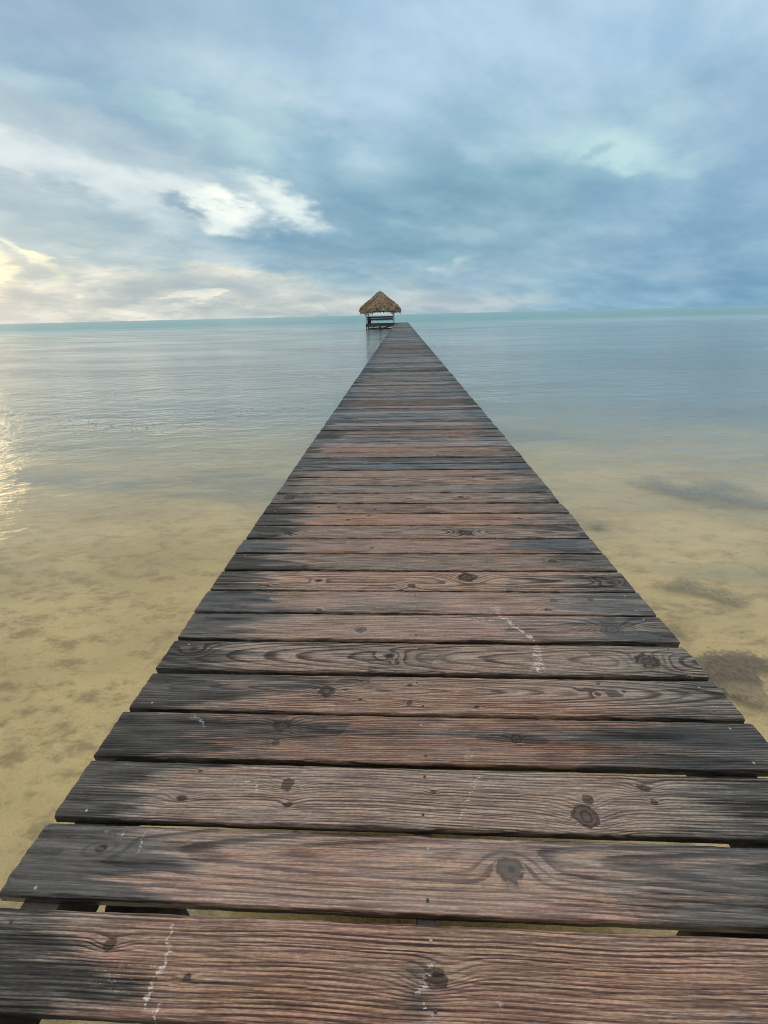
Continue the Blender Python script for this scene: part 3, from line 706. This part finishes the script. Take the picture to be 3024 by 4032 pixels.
mth, t = mat('palm_thatch')
at = t.node('ShaderNodeAttribute', attribute_name='wood_a').outputs['Vector']
v_ = t.node('ShaderNodeSeparateXYZ', {0: at}).outputs
geo = t.node('ShaderNodeNewGeometry').outputs['Position']
n_ = t.noise(geo, 4.2, 4, .7)
c = t.mix(v_[0], (.09, .062, .042), (.62, .48, .33))
c = t.mix(t.ramp(n_, .35, .7, 0, .5), c, (.20, .145, .10))
finish(t, t.node('ShaderNodeBsdfDiffuse', {'Color': c}).outputs[0])
PR = [(6.22, .05), (6.10, .40), (5.86, .62), (5.38, 1.22), (4.92, 1.86), (4.52, 2.50), (4.02, 3.10), (3.55, 3.50), (3.12, 3.68)]
def prof(s):
    s = max(0, min(1, s)) * (len(PR) - 1); i = min(int(s), len(PR) - 2); f = s - i
    return PR[i][0] + (PR[i + 1][0] - PR[i][0]) * f, PR[i][1] + (PR[i + 1][1] - PR[i][1]) * f
def rpt(s, a, lift=0.0):
    z, r = prof(s); e = 2 + 4.5 * s
    ca, sa = math.cos(a), math.sin(a)
    rad = (abs(ca) ** e + abs(sa) ** e) ** (-1 / e)
    rad = min(rad, 1.22)
    lump = 1.1 * math.sin(a * 7 + s * 9) + 1.0 * math.sin(a * 13 - s * 17) + .8 * math.sin(a * 23 + s * 31)
    rr_ = r * .955 * rad * (1 + .03 * lump) + lift
    zz_ = z + lift * .6 - max(0, rad - 1) * .5 * s
    return Vector((ca * rr_, sa * rr_, zz_))
vs, fs, sh = [], [], []
NS, NA = 26, 96
for i in range(NS + 1):
    for j in range(NA):
        s = i / NS; p_ = rpt(s, 2 * math.pi * j / NA, random.uniform(-.05, .02)); vs.append(p_); sh.append(random.uniform(.1, .5))
for i in range(NS):
    for j in range(NA): fs.append((i * NA + j, i * NA + (j + 1) % NA, (i + 1) * NA + (j + 1) % NA, (i + 1) * NA + j))
for i in range(NS + 1):   # inner skin
    for j in range(NA):
        p_ = rpt(i / NS, 2 * math.pi * j / NA, -.22); p_.z = min(p_.z, 6.0) - .05; vs.append(p_); sh.append(.1)
K0 = (NS + 1) * NA
for i in range(NS):
    for j in range(NA): fs.append((K0 + i * NA + j, K0 + (i + 1) * NA + j, K0 + (i + 1) * NA + (j + 1) % NA, K0 + i * NA + (j + 1) % NA))
for j in range(NA): fs.append((NS * NA + j, NS * NA + (j + 1) % NA, K0 + NS * NA + (j + 1) % NA, K0 + NS * NA + j))
for q in range(11000):   # leaf strips laid in shaggy courses
    s = math.sqrt(random.random()) * 1.0; a = random.uniform(0, 2 * math.pi)
    course = math.floor(s * 9) / 9; s = min(1.0, course + abs(random.gauss(0, .035)))
    ln = random.uniform(.06, .17) + (.02 if s > .9 else 0); wd = random.uniform(.02, .055)
    p0 = rpt(s, a, random.uniform(0, .05)); p1 = rpt(s + ln, a + random.gauss(0, .03), random.uniform(.03, .14))
    if s + ln > 1:
        clump = .5 + .5 * math.sin(a * 9 + 2 * math.sin(a * 5)); p1 += Vector((0, 0, -(s + ln - 1) * (1.0 + 4.5 * clump * random.random()))); wd = random.uniform(.03, .09)
    d = (p1 - p0); sd_ = d.cross(Vector((p0.x, p0.y, 1.2))).normalized() * wd * 1.3
    kk = len(vs); tone_ = min(1, max(0, random.gauss(.42, .24)))
    vs += [p0 - sd_, p0 + sd_, p1 + sd_ * .5, p1 - sd_ * .5]; sh += [tone_ * .8, tone_ * .8, tone_, tone_]; fs.append((kk, kk + 1, kk + 2, kk + 3))
V_ = np.array([tuple(v) for v in vs]); sh = np.array(sh)
me = np_mesh('thatch_roof', V_, np.array(fs), {'wood_a': np.stack([sh, sh * 0, sh * 0], 1)}, smooth=False)
roof = link('thatch_roof', me, mth, gz)
mb = MB(); mb.tube((0, 0, 6.12), (0, 0, 6.34), .035, .03, 8); mb.box((0, 0, 6.36), (.26, .05, .045), bev=.01); mb.build('finial', mdark, roof)

def bench(loc, length, rot, label):
    e = empty('bench', loc); e.rotation_euler = (0, 0, rot); tag(e, label, 'bench')
    mb = MB(); mb.box((0, 0, 1.03), (length, .05, .27), bev=.008); mb.build('backrest', mdark, e)
    mb = MB(); mb.box((0, 0, .70), (length, .05, .28), bev=.008); mb.build('backrest', mdark, e)
    mb = MB(); mb.box((0, .27, .50), (length, .48, .05), bev=.008); mb.build('seat', mdark, e)
    for i in range(6):
        x_ = -length / 2 + .06 + i * (length - .12) / 5
        mb = MB(); mb.box((x_, .06, .27), (.07, .06, .42)); mb.build('leg', mpale, e)
    return e
b1 = bench((cxg + .05, GY0 + .26, DECK + .031), 4.7, 0, 'dark slatted bench along the near side of the thatched shelter, facing out to sea')
b2 = bench((GX0 + .26, cyg + .3, DECK + .031), 4.0, -math.pi / 2, 'dark bench along the left side of the thatched shelter, seen from its end')
mb = MB(); mb.box((1.97, .32, .50), (.06, .60, .95), bev=.01); mb.build('end_panel', mdark, b2)
